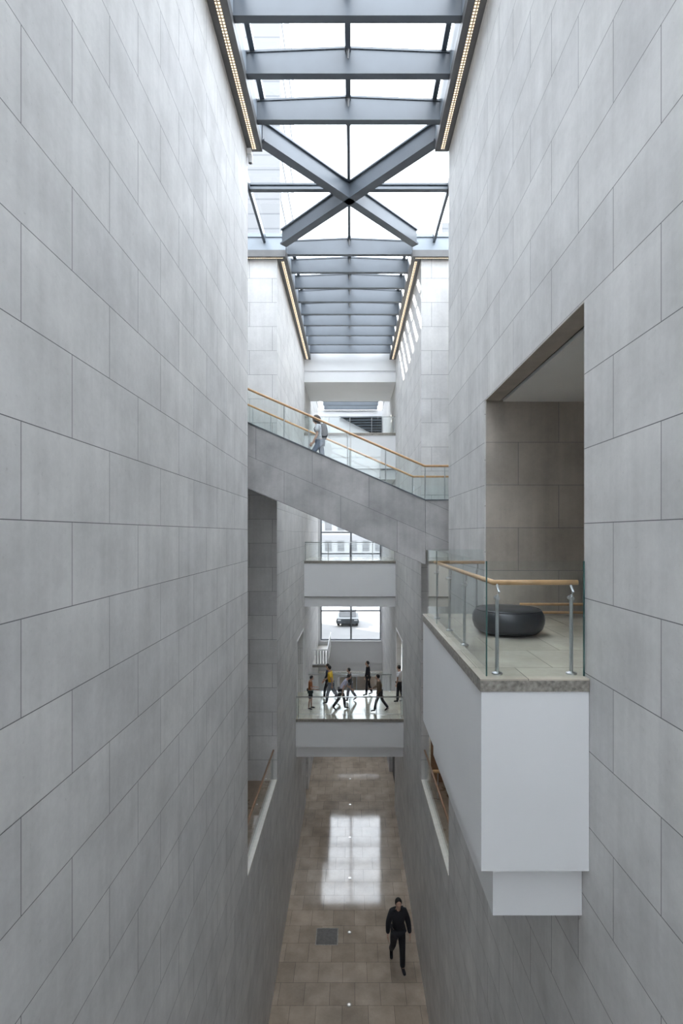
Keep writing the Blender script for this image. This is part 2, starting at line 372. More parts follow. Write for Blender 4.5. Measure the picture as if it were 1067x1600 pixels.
sk = thing('skylight', (0, 1, 9.0), 'nearest glass roof, grey steel cross beams between two light strips', 'skylight')
ys = [11.2 - 1.12 * k for k in range(18)]
for y in ys: beam(sk, y)
ridge(sk, -9.8, Y1, ys); edge_bars(sk, -9.8, 11.75); upstand(sk, -9.8, Y1)
B(-2.3, 2.2, -9.9, Y1 - .06, 9.62, 9.64).build('glass_pane', M['pane'], sk)

sk = thing('skylight', (0, 14.2, 9.0), 'glass roof over the crossing with a big grey steel X brace', 'skylight')
for (p, q) in (((-2.08, 11.8), (2.0, 16.0)), ((1.97, 11.8), (-2.13, 16.0))):
    MB().bar((p[0], p[1], 9.45), (q[0], q[1], 9.45), .10, .40).bar((p[0], p[1], 9.05), (q[0], q[1], 9.05), .24, .05).bar((p[0], p[1], 9.49), (q[0], q[1], 9.49), .2, .04).build('diagonal_brace', M['steel_blue'], sk)
MB().box(-2.8, 2.66, 13.93, 14.07, 9.38, 9.44).box(-2.8, 2.66, 13.97, 14.03, 9.44, 9.5).box(-2.8, 2.66, 13.93, 14.07, 9.5, 9.55).build('purlin', M['steel_blue'], sk)
B(-.11, -.03, Y1, Y2 - .1, 9.46, 9.56).build('ridge_bar', M['steel_blue'], sk)
for x in (-2.8, 2.66): MB().bar((x, Y1, 9.6), (x, Y2 + .1, 9.6), .08, .22).build('edge_bar', M['steel_blue'], sk)
MB().box(-4.6, -2.12, Y2, Y2 + .12, 9.0, 9.55).box(-4.6, -2.12, Y2 - .04, Y2 + .16, 9.55, 9.66).build('fascia', M['steel_side'], sk)
MB().box(1.98, 4.4, Y2, Y2 + .12, 9.0, 9.55).box(1.98, 4.4, Y2 - .04, Y2 + .16, 9.55, 9.66).build('fascia', M['steel_side'], sk)
B(-4.6, 4.4, Y1 - .06, Y2 + .06, 9.68, 9.70).build('glass_pane', M['pane'], sk)

sk = thing('skylight', (0, 21, 9.0), 'glass roof of closely stacked grey beams, beyond the X brace', 'skylight')
ys = [16.55 + 1.12 * k for k in range(9)]
for y in ys: beam(sk, y)
ridge(sk, Y2 - .1, Y3, ys); edge_bars(sk, Y2 + .1, Y3); upstand(sk, Y2 + .12, Y3)
B(-2.3, 2.2, Y2 + .06, Y3 + .1, 9.62, 9.64).build('glass_pane', M['pane'], sk)

sk = thing('skylight', (0, 33.6, 9.0), 'small farthest glass roof of grey beams behind the white lintel', 'skylight')
for k in range(7): beam(sk, 30.4 + 1.12 * k, -2.0, 1.9, 9.0)
edge_bars(sk, 29.9, YE, (-1.98, 1.85))
B(-2.4, 2.25, 29.8, YE + .1, 9.62, 9.64).build('glass_pane', M['pane'], sk)

def light_strip(box, led, label):
    x0, x1, y0, y1 = box
    t = thing('light_strip', ((x0 + x1) / 2, (y0 + y1) / 2, 8.84), label, 'light')
    B(x0, x1, y0, y1, 8.84, 9.05).build('housing', M['cornice'], t)
    B(*led, 8.828, 8.842).build('led_strip', M['led'], t, label='warm white dotted LED strip')
light_strip((XL + .004, BX0, -9.8, Y1), (-2.27, -2.19, -9.7, Y1 - .1), 'dark metal cornice with warm LED strip on top of the near left wall')
light_strip((BX1, XR - .004, -9.8, Y1), (2.05, 2.13, -9.7, Y1 - .1), 'dark metal cornice with warm LED strip on top of the near right wall')
light_strip((XL + .004, BX0, Y2 - .02, Y3), (-2.27, -2.19, Y2 + .1, Y3 - .1), 'dark cornice with LED strip on the far left wall, under the stacked beams')
light_strip((BX1, XR - .004, Y2 - .02, Y3), (2.05, 2.13, Y2 + .1, Y3 - .1), 'dark cornice with LED strip on the far right wall, above the sun streaks')
light_strip((-4.6, -2.1, Y2 - .18, Y2 - .02), (-4.5, -2.2, Y2 - .13, Y2 - .07), 'short dark cornice with dotted LEDs across the left pier')
light_strip((1.95, 4.4, Y2 - .18, Y2 - .02), (2.05, 4.3, Y2 - .13, Y2 - .07), 'short dark cornice with dotted LEDs across the right pier')
sc_ = thing('security_camera', (-2.36, Y1 + .02, 8.6), 'small white security camera at the top corner of the near left wall', 'camera')
B(XL, -2.30, Y1 - .12, Y1 + .05, 8.72, 8.85).build('bracket', M['white'], sc_, bevel=.01)
MB().tube([(-2.33, Y1 - .04, 8.70), (-2.33, Y1 - .04, 8.55)], .05, 14).build('camera_body', M['white'], sc_)
MB().tube([(-2.33, Y1 - .04, 8.56), (-2.33, Y1 - .04, 8.52)], .035, 14, .01).build('lens', M['dark'], sc_)

# ------------------------------------------------------------------ footbridges
def bridge(y0, y1, top, bottom, step, label, x0=XL + .004, x1=XR - .004, cap=.13, deck=M['floor2']):
    t = thing('footbridge', ((x0 + x1) / 2, (y0 + y1) / 2, step), label, 'bridge')
    B(x0, x1, y0, y1, bottom, top - cap).build('parapet_box', M['white'], t)
    MB().box(x0, x1, y0 + .15, y1 - .15, step, bottom - .04).box(x0, x1, y0 + .4, y1 - .4, bottom - .04, bottom).build('soffit', M['white'], t)
    B(x0, x1, y0 - .03, y1 + .03, top - cap, top - .02).build('stone_edge', M['cap'], t)
    B(x0, x1, y0 - .03, y1 + .03, top - .02, top).build('deck', deck, t)
    return t
bridge(22.07, 25.95, L2, -9.21, -9.68, 'white footbridge crowded with walking people, lowest of the bridges', deck=M['floor2'])
bridge(26.0, 30.0, L3, -3.19, -3.72, 'white empty footbridge in front of the tall window, above the crowded one')
bridge(26.0, 30.0, L4, 3.31, 2.78, 'top white footbridge with a dark glass rail, behind the stair')
bridge(26.0, 30.0, L3, -3.19, -3.72, 'white bridge built in the right side hall in place of a reflection past the right pier', x0=XR + .25, x1=5.6)  # solid stand-in for a bridge reflected in glass

def balustrade(name, label, pts, h=1.05, rail_h=.93, rail=M['chrome'], posts=None, base=(0, 0, 0), rail_off=0.0, panels=None, rr=.022, post_h=None, inset=0, edge=True, group=None, cross=()):
    """pts: two points (bottom line); panels: number of glass sheets; posts: fractions along the line"""
    p = Vector(pts[0]); q = Vector(pts[1]); d = q - p; L = math.hypot(d.x, d.y); dirn = Vector((d.x, d.y, 0)).normalized(); nrm = Vector((-dirn.y, dirn.x, 0))
    t = thing(name, tuple((p + q) / 2 if d.z == 0 else p), label, 'railing', group)
    n = panels or max(1, round(L / 1.4)); gap = .012
    for i in range(n):
        a = p + d * (i / n) + dirn * (gap / 2); b = p + d * ((i + 1) / n) - dirn * (gap / 2)
        mb = MB(); k = len(mb.v)
        for e in (a, b):
            for s, z in ((-1, 0), (1, 0), (1, h), (-1, h)): mb.v.append(tuple(e + nrm * .006 * s + Vector((0, 0, z))))
        mb.f += [[0, 1, 2, 3], [7, 6, 5, 4]] + [[j, 4 + j, 4 + (j + 1) % 4, (j + 1) % 4] for j in range(4)]
        g = mb.build('glass_panel', M['glass'], t)
    o = nrm * rail_off
    if rail_h:
        MB().tube([p + o + Vector((0, 0, rail_h)), q + o + Vector((0, 0, rail_h))], rr, 10).build('handrail', rail, t, smooth=True)
    for f in (posts or []):
        c = p + d * f + o * .85
        pm = MB().tube([c, c + Vector((0, 0, rail_h - .06))], .016, 10)
        pm.tube([c + Vector((0, 0, rail_h - .07)), c + Vector((0, 0, rail_h - .05)) + dirn * .02, c + o * .15 + Vector((0, 0, rail_h))], .010, 8)
        pm.lathe([(.045, c.z), (.045, c.z + .012), (.02, c.z + .02)], c.x, c.y, 16)
        ps = pm.build('post', M['chrome'], t)
        B(c.x - .02, c.x + .02, c.y - .02, c.y + .02, c.z + rail_h - .13, c.z + rail_h - .09).build('glass_clamp', M['chrome'], ps)
    for cz in cross:
        MB().tube([p + Vector((0, 0, cz)), q + Vector((0, 0, cz))], .008, 8).build('cable', M['chrome'], t)
    return t
balustrade('glass_balustrade', 'glass railing with steel handrail on the near side of the crowded lower bridge', [(XL + .02, 22.12, L2), (XR - .02, 22.12, L2)], h=1.12, rail_h=.92, posts=[.02, .26, .5, .75, .98], panels=4, cross=(.18,))
balustrade('glass_balustrade', 'glass railing on the far side of the crowded lower bridge, behind the people', [(XL + .22, 25.85, L2), (XR - .22, 25.85, L2)], h=.98, rail_h=.86, posts=[.02, .98], panels=4)
balustrade('glass_balustrade', 'glass railing with thin steel rails on the empty bridge before the window', [(XL + .02, 26.1, L3), (XR - .02, 26.1, L3)], h=1.0, rail_h=.93, posts=[.01, .26, .5, .75, .99], panels=3, rr=.018, cross=(.84,))
balustrade('glass_balustrade', 'dark glass railing on the top white bridge, behind the backpacker', [(XL + .02, 26.1, L4), (XR - .02, 26.1, L4)], h=.86, rail_h=.84, posts=[.27, .5, .74, .98], panels=4, rr=.012)
balustrade('glass_balustrade', 'glass railing on the bridge standing in for a reflection, right of the pier', [(2.52, 26.1, L3), (5.5, 26.1, L3)], h=1.0, rail_h=.93, posts=[.2, .6], panels=2)
ob = MB(); poly = [(-.9, 8.52), (3.2, 8.52), (3.2, 7.35), (1.35, 7.35)]
lv = thing('louvre_screen', (1, YE - .3, 7.3), 'dark grey slatted screen high on the end wall behind the top bridge', 'screen')
MB().prism([(-.9, 8.52), (2.2, 8.52), (2.2, 7.35), (1.35, 7.35)], YE - .36, YE - .3).build('backing', M['dark'], lv)
for k in range(6):
    z = 8.45 - k * .19; x0 = -.9 + (8.52 - z) * 1.92
    B(x0, 2.2, YE - .46, YE - .36, z - .06, z).build('slat', M['slat'], lv)

# small landing by the left wall under the end window
ld = thing('landing', (-1.95, 34.2, -8.3), 'small white railed landing by the left wall under the end window', 'landing')
B(XL, -1.47, 31.5, YE - .3, -8.22, -8.06).build('slab', M['cap'], ld)
B(XL, -1.47, 31.48, 31.5, -8.08, -8.0).build('edge_strip', M['white'], ld)
MB().tube([(XL, 31.52, -7.15), (-1.5, 31.52, -7.15), (-1.5, YE - .35, -7.15)], .03).build('handrail', M['white'], ld)
for k in range(5): B(-2.2 + k * .17, -2.1 + k * .17, 31.5, 31.53, -8.06, -7.2).build('baluster', M['white'], ld)
for k in range(8): B(-1.515, -1.485, 31.9 + k * .65, 32.1 + k * .65, -8.06, -7.2).build('baluster', M['white'], ld)

# ------------------------------------------------------------------ balcony on the right wall
bx = 1.228; by0, by1 = 4.84, 8.77
bal = thing('balcony', (1.75, 6.8, -3.72), 'white boxed balcony with a mottled stone edge projecting from the right wall', 'balcony')
B(bx, XR - .004, by0, by1, -3.19, -1.49).build('parapet_box', M['white'], bal)
B(1.378, XR - .004, by0 + .15, by1 - .15, -3.72, -3.19).build('soffit', M['white'], bal)
B(bx - .012, XR - .004, by0 - .012, by1 + .012, -1.49, -1.385).build('stone_edge', M['cap'], bal)
B(bx - .012, XR - .004, by0 - .012, by1 + .012, -1.385, L3).build('deck', M['floor2'], bal)
gb = thing('glass_balustrade', (1.75, 6.8, L3), 'clear glass railing with an oak handrail around the white balcony', 'railing')
gx = 1.30; gy = 4.93; gyb = 8.70; GT = -.263
def gpanel(p, q, z0, z1, par):
    d = (Vector(q) - Vector(p)).normalized(); n = Vector((-d.y, d.x, 0)) * .007
    mb = MB()
    for e in (p, q):
        e = Vector((*e, 0)) if len(e) == 2 else Vector(e)
        for s, z in ((-1, z0), (1, z0), (1, z1), (-1, z1)): mb.v.append((e.x + n.x * s, e.y + n.y * s, z))
    mb.f += [[0, 1, 2, 3], [7, 6, 5, 4]] + [[j, 4 + j, 4 + (j + 1) % 4, (j + 1) % 4] for j in range(4)]
    g = mb.build('glass_panel', M['glass'], par)
    return g
def V2(x, y): return Vector((x, y, 0))
def edge_line(x, y, z0, z1, par): B(x - .006, x + .006, y - .006, y + .006, z0, z1).build('glass_edge', M['edge'], par, label='dark green glass edge')
gpanel(V2(gx + .012, gy), V2(XR - .01, gy), L3, GT, gb)
for a, b in ((gy, 5.93), (5.95, 6.87), (6.89, 7.80), (7.82, gyb)): gpanel(V2(gx, a), V2(gx, b), L3, GT, gb)
gpanel(V2(gx + .012, gyb), V2(XR - .01, gyb), L3, GT, gb)
for x, y in ((gx, gy - .002), (gx, 7.81), (XR - .012, gy)): edge_line(x, y, L3, GT, gb)
RH = -.48
MB().tube([(XR - .02, gy + .12, RH), (gx + .10, gy + .12, RH), (gx + .10, gyb - .12, RH), (XR - .02, gyb - .12, RH)], .026, 14).build('handrail', M['wood'], gb, smooth=True, label='round oak handrail')
for x, y, dx, dy in ((1.425, gy + .08, .0, .04), (2.15, gy + .08, .0, .04), (gx + .09, 6.3, .01, 0), (gx + .09, 7.25, .01, 0), (gx + .09, 8.3, .01, 0), (2.1, gyb - .1, 0, -.02)):
    pm = MB().tube([(x, y, L3), (x, y, RH - .12)], .017, 14).lathe([(.05, L3), (.05, L3 + .012), (.02, L3 + .025)], x, y, 20)
    pm.tube([(x, y, RH - .13), (x + .02, y, RH - .09), (x + dx + .01, y + dy, RH - .02)], .012, 10)
    ps = pm.build('post', M['chrome'], gb, smooth=False)
    MB().tube([(x, y - .03, RH - .15), (x, y + .05, RH - .15)] if dy else [(x - .05, y, RH - .15), (x + .03, y, RH - .15)], .02, 12).build('glass_clamp', M['chrome'], ps)

pf = thing('pouf', (2.17, 7.1, L3), 'low round black leather pouf on the balcony floor', 'pouf')
prof = [(.30, L3 + .02), (.40, L3 + .03), (.455, L3 + .08), (.48, L3 + .15), (.485, L3 + .2), (.475, L3 + .26), (.45, L3 + .31), (.41, L3 + .335), (.36, L3 + .345), (.2, L3 + .35), (.05, L3 + .345)]
MB().lathe(prof, 2.17, 7.1, 56).build('seat', M['leather'], pf, smooth=True)
MB().lathe([(.28, L3), (.28, L3 + .03)], 2.17, 7.1, 40).build('base', M['dark'], pf)
MB().tube([(2.17 + .43 * math.cos(R(a)), 7.1 + .43 * math.sin(R(a)), L3 + .328) for a in range(0, 361, 8)], .007, 6).build('piping', M['leather'], pf, smooth=True)

hl_ = thing('fill_light', (4, 21, 3.0), 'long fill lamp added out of view in the side hall behind the right pier', 'light')
B(3.2, 5.0, 18, 25, 3.05, 3.12).build('housing', M['cornice'], hl_); B(3.3, 4.9, 18.1, 24.9, 3.03, 3.05).build('diffuser', M['fill_warm'], hl_)  # added lamp, out of view, brightens the bridge front in the hall
# lower transept openings: pale ledges, glass, wooden rails
def ledge(x_in, s, label1, label2):
    tag(B(x_in, x_in - s * .16, Y1, Y2, L2 - .01, L2 + .05).build('window_ledge', M['ledge']), label1, 'ledge')
    x = x_in - s * .11
    t = balustrade('glass_balustrade', label2, [(x, Y1 + .02, L2 + .05), (x, Y2 - .02, L2 + .05)], h=.95, rail_h=.95, rail=M['wood_dark'], posts=[], panels=3, rr=.03)
ledge(XL, 1, 'pale stone ledge of the opening in the left wall', 'glass railing with brown wooden handrail in the left wall opening')
ledge(XR, -1, 'pale stone ledge of the opening in the right wall, below the balcony', 'glass railing with brown wooden handrail in the right wall opening, below the balcony')
for s in (1,):
    wr_ = thing('wooden_rail', (3.4, 15.2, L2), 'pale wooden rail at the back of the right wall opening, below the balcony', 'rail')
    MB().tube([(2.45, 15.4, -7.15), (6.0, 15.4, -7.15)], .05).build('handrail', M['wood'], wr_, smooth=True)
    for x in (2.6, 4.2, 5.8): MB().tube([(x, 15.4, L2), (x, 15.4, -7.15)], .02).build('post', M['chrome'], wr_)
struct('wall_transept_panel', B(2.55, 7.3, Y2 - .1, Y2 - .01, L2, L2 + 1.9), M['wood_dark'])

# ------------------------------------------------------------------ stair crossing the shaft
SX = 1.963; SLP = .436
def ftop(x): return .884 + SLP * max(0, SX - x)
def fbot(x): return -.816 + .429 * max(0, SX - x)
XA = -7.2
st = thing('staircase', (0, 15, -.8), 'grey stone staircase crossing the shaft diagonally from upper left to right', 'staircase')
YF, YB = 13.6, 16.15
MB().prism([(XA, ftop(XA)), (SX, ftop(SX)), (SX, fbot(SX)), (XA, fbot(XA))], YF, YF + .12).build('near_side', M['stair_stone'], st)
MB().prism([(XA, ftop(XA)), (SX, ftop(SX)), (SX, fbot(SX) + .6), (XA, fbot(XA) + .6)], YB, YB + .12).build('far_side', M['stair_stone'], st)
B(SX + .004, 7.2, YF, YF + .12, -.44, .884).build('landing_side', M['stair_stone'], st)
B(SX + .004, 7.2, YF + .12, YB + .12, .2, .5).build('landing_slab', M['stair_stone'], st)
poly = [(SX, .5)]; x = SX; z = .5; n = 0
while x > XA + .4:
    z += .16; poly.append((x, z)); x -= .16 / SLP; poly.append((x, z)); n += 1
poly += [(x, fbot(x) + .45), (SX, fbot(SX) + .55)]
MB().prism(poly, YF + .12, YB).build('flight', M['stair_stone'], st)
MB().prism([(XA, ftop(XA)), (SX, ftop(SX)), (7.2, ftop(7)), (7.2, ftop(7) + .03), (SX, ftop(SX) + .03), (XA, ftop(XA) + .03)], YF - .02, YF + .14).build('coping', M['steel_blue'], st)

def stair_rail(y, pxs, label, h, kink=SX):
    t = thing('glass_balustrade', (0, y, .884), label, 'railing')
    def base(x): return ftop(x) + .03
    cuts = [XA, -5.3, -3.75, -2.35, -.95, .45, SX, 3.2, 5.0, 7.0]
    for a, b in zip(cuts[:-1], cuts[1:]):
        a += .006; b -= .006
        MB().prism([(a, base(a)), (b, base(b)), (b, base(b) + h), (a, base(a) + h)], y - .006, y + .006).build('glass_panel', M['glass'], t)
    rz = .90
    MB().tube([(XA, y + .05, base(XA) + rz), (kink, y + .05, base(SX) + rz), (7.1, y + .05, base(7) + rz)], .032, 12).build('handrail', M['wood'], t, smooth=True, label='oak handrail')
    for x in pxs:
        b = base(x); pm = MB().tube([(x, y + .05, b - .02), (x, y + .05, b + rz)], .014, 8)
        pm.build('post', M['chrome'], t)
    return t
stair_rail(YF + .06, [(px - 549) * YF / 800 for px in (443, 482, 543, 603, 665, 696)], 'glass railing with oak handrail on the near side of the stone staircase', .86)
stair_rail(YB + .06, [(px - 549) * YB / 800 for px in (394, 422, 484, 546, 594, 645)], 'glass railing with oak handrail on the far side of the stone staircase', .86)

# ------------------------------------------------------------------ floor hatch and inset spotlights
ht = thing('floor_hatch', (-.86, 18.0, G), 'square dark metal hatch set in the brown floor', 'hatch')
B(-1.25, -.47, 17.63, 18.40, G, G + .006).build('frame', M['cap'], ht)
B(-1.22, -.50, 17.66, 18.37, G, G + .010).build('cover', noisy('hatch_metal', (.085, .075, .065), .4, 9, .3), ht)
where = ['farthest away, just below the lowest bridge', 'in the far part of the floor reflection', 'in the middle of the floor reflection', 'at the near end of the floor reflection', 'right of the square hatch', 'nearest the bottom of the photo']
for i, y in enumerate((29.6, 26.8, 23.9, 21.07, 18.2, 15.4)):
    sp_ = thing('floor_spotlight', (-.07, y, G), 'small round spotlight in the floor, ' + where[i], 'light', 'row of spotlights in the floor')
    MB().lathe([(.06, G), (.06, G + .012), (.035, G + .014)], -.07, y, 24).build('rim', M['chrome'], sp_)
    MB().lathe([(.034, G + .013), (.028, G + .018)], -.07, y, 20).build('lens', M['spot_glow'], sp_)

# ------------------------------------------------------------------ outdoors
struct('ground', B(-60, 60, YE + 1.2, 160, -8.6, -8.35), M['plaza'])
tw = thing('building', (-8, 42, -8.3), 'pale banded tower seen through the left side of the glass roof', 'building')
B(-11, -5.6, 40, 50, -8.35, 46).build('tower_wall', M['tower'], tw)
for k in range(14): B(-5.62, -5.55, 40.5, 49.5, -6 + k * 3.6, -4.6 + k * 3.6).build('window_band', M['frame'], tw)
nb = thing('building', (-16, 8, -8.3), 'long unseen block added on the left to keep sun off the near right wall', 'building')  # added out-of-view sun blocker for the near part of the shaft
B(-26, -12, -25, 28, -8.35, 24).build('block_wall', M['facade'], nb)
B(-26.2, -11.8, -25.2, 28.2, 24, 24.5).build('parapet', M['white'], nb)
rb = thing('building', (12, 45, -8.3), 'low pale banded building seen beside the right edge of the crossing roof', 'building')
B(7.05, 18, 40, 50, -8.35, 24.3).build('block_wall', M['tower'], rb)
fb = thing('building', (4, 92, -8.3), 'pale washed-out building across the plaza, seen through the tall window', 'building')
B(-30, 26, 90, 104, -8.35, 6).build('block_wall', M['facade'], fb)
for q in range(3):
    for k in range(18): B(-20 + k * 2.2, -18.9 + k * 2.2, 89.9, 90, -6.6 + q * 3.6, -4.8 + q * 3.6).build('window', M['tower'], fb)
random.seed(4)
import bmesh
for i, (x, y, s) in enumerate(((-3.4, 62, 1.5), (4.2, 66, 1.9), (.6, 70, 1.7))):
    t = thing('tree', (x, y, -8.35), ['pale small tree on the left of the plaza', 'pale tree on the right of the plaza', 'pale tree in the middle of the plaza, farthest back'][i], 'tree')
    MB().tube([(x, y, -8.35), (x + .1, y, -6.6), (x, y, -5.2)], .14, 8, .06).build('trunk', M['wood_dark'], t)
    fm = MB()
    for k in range(260):
        a = random.uniform(0, 6.28); b_ = random.uniform(-1, 1); rr = s * random.uniform(.5, 1)
        c = Vector((x + rr * math.cos(a) * math.sqrt(1 - b_ * b_), y + rr * math.sin(a) * math.sqrt(1 - b_ * b_), -4.9 + b_ * s * .9)); q = len(fm.v)
        u = Vector((random.gauss(0, 1), random.gauss(0, 1), random.gauss(0, 1))).normalized() * .22; v = u.orthogonal().normalized() * .16
        fm.v += [tuple(c - u), tuple(c + v), tuple(c + u), tuple(c - v)]; fm.f.append([q, q + 1, q + 2, q + 3])
    fm.build('foliage', M['leaf'], t)

cy = 46.0; cx = -.35; cz = -8.35
car = thing('car', (cx, cy, cz), 'small silver-blue car parked on the bright plaza outside the window', 'car')
def cpoly(pts, y0, y1): return MB().prism(pts, y0, y1)
MB().prism([(-1.0 + cx, cz + .25), (1.0 + cx, cz + .25), (1.03 + cx, cz + .5), (.98 + cx, cz + .72), (-.98 + cx, cz + .72), (-1.03 + cx, cz + .5)], cy, cy + 3.6).build('body', M['car'], car, bevel=.06)
MB().prism([(cy + .9, cz + .72), (cy + 1.5, cz + 1.15), (cy + 2.9, cz + 1.15), (cy + 3.5, cz + .72)], cx - .78, cx + .78, 'x').build('cabin', M['carglass'], car, bevel=.05)
B(cx - .7, cx + .7, cy + 1.5, cy + 2.9, cz + 1.14, cz + 1.19).build('roof', M['car'], car, bevel=.02)
for sx in (-1, 1):
    for yy in (.7, 2.9): MB().tube([(cx + sx * .95, cy + yy, cz + .3), (cx + sx * .72, cy + yy, cz + .3)], .3, 20).build('wheel', M['tyre'], car)
    B(cx + sx * .6, cx + sx * .9, cy - .02, cy + .03, cz + .52, cz + .64).build('headlight', M['chrome'], car)
B(cx - .45, cx + .45, cy - .015, cy + .02, cz + .36, cz + .5).build('grille', M['dark'], car)

# ------------------------------------------------------------------ people
def bake_skin(name, joints, edges, root=0, sub=1):
    """joints: list of (pos, radius[, radius2]); returns (verts, faces)"""
    me = bpy.data.meshes.new(name); me.from_pydata([tuple(j[0]) for j in joints], edges, [])
    o = bpy.data.objects.new(name, me); COL.objects.link(o)
    o.modifiers.new('skin', 'SKIN').use_smooth_shade = True
    if not me.skin_vertices: me.attributes.new('x', 'FLOAT', 'POINT')
    d = me.skin_vertices[0].data
    for i, j in enumerate(joints):
        d[i].radius = (j[1], j[2] if len(j) > 2 else j[1]); d[i].use_root = (i == root)
    s = o.modifiers.new('sub', 'SUBSURF'); s.levels = sub; s.render_levels = sub
    dg = bpy.context.evaluated_depsgraph_get(); ev = o.evaluated_get(dg); m2 = bpy.data.meshes.new_from_object(ev)
    vs_ = [v.co.copy() for v in m2.vertices]; fs = [list(p.vertices) for p in m2.polygons]
    bpy.data.objects.remove(o); bpy.data.meshes.remove(m2); bpy.data.meshes.remove(me)
    return vs_, fs
def merge(dst, vs_, fs):
    b = len(dst[0]); dst[0].extend(vs_); dst[1].extend([[i + b for i in f] for f in fs])
def ellipsoid(c, r, seg=20, rings=14, squash=None):
    v = []; f = []
    for i in range(rings + 1):
        a = math.pi * i / rings
        for k in range(seg):
            t = 2 * math.pi * k / seg; p = Vector((r[0] * math.sin(a) * math.cos(t), r[1] * math.sin(a) * math.sin(t), r[2] * math.cos(a)))
            if squash: p = squash(p)
            v.append(c + p)
    for i in range(rings):
        for k in range(seg): k2 = (k + 1) % seg; f.append([i * seg + k, i * seg + k2, (i + 1) * seg + k2, (i + 1) * seg + k])
    return v, f
def mk(name, vf, m, parent, voxel=None, **props):
    me = bpy.data.meshes.new(name); me.from_pydata([tuple(v) for v in vf[0]], [], vf[1])
    me.materials.append(m)
    o = bpy.data.objects.new(name, me); COL.objects.link(o)
    if voxel:
        md = o.modifiers.new('remesh', 'REMESH'); md.mode = 'VOXEL'; md.voxel_size = voxel; md.use_smooth_shade = True
        sm = o.modifiers.new('smooth', 'SMOOTH'); sm.factor = .5; sm.iterations = 2
        dg = bpy.context.evaluated_depsgraph_get(); m2 = bpy.data.meshes.new_from_object(o.evaluated_get(dg))
        o.modifiers.clear(); o.data = m2; bpy.data.meshes.remove(me); me = m2; me.name = name
        if not me.materials: me.materials.append(m)
    me.polygons.foreach_set('use_smooth', [True] * len(me.polygons))
    o.parent = parent
    for k, v in props.items(): o[k] = v
    return o

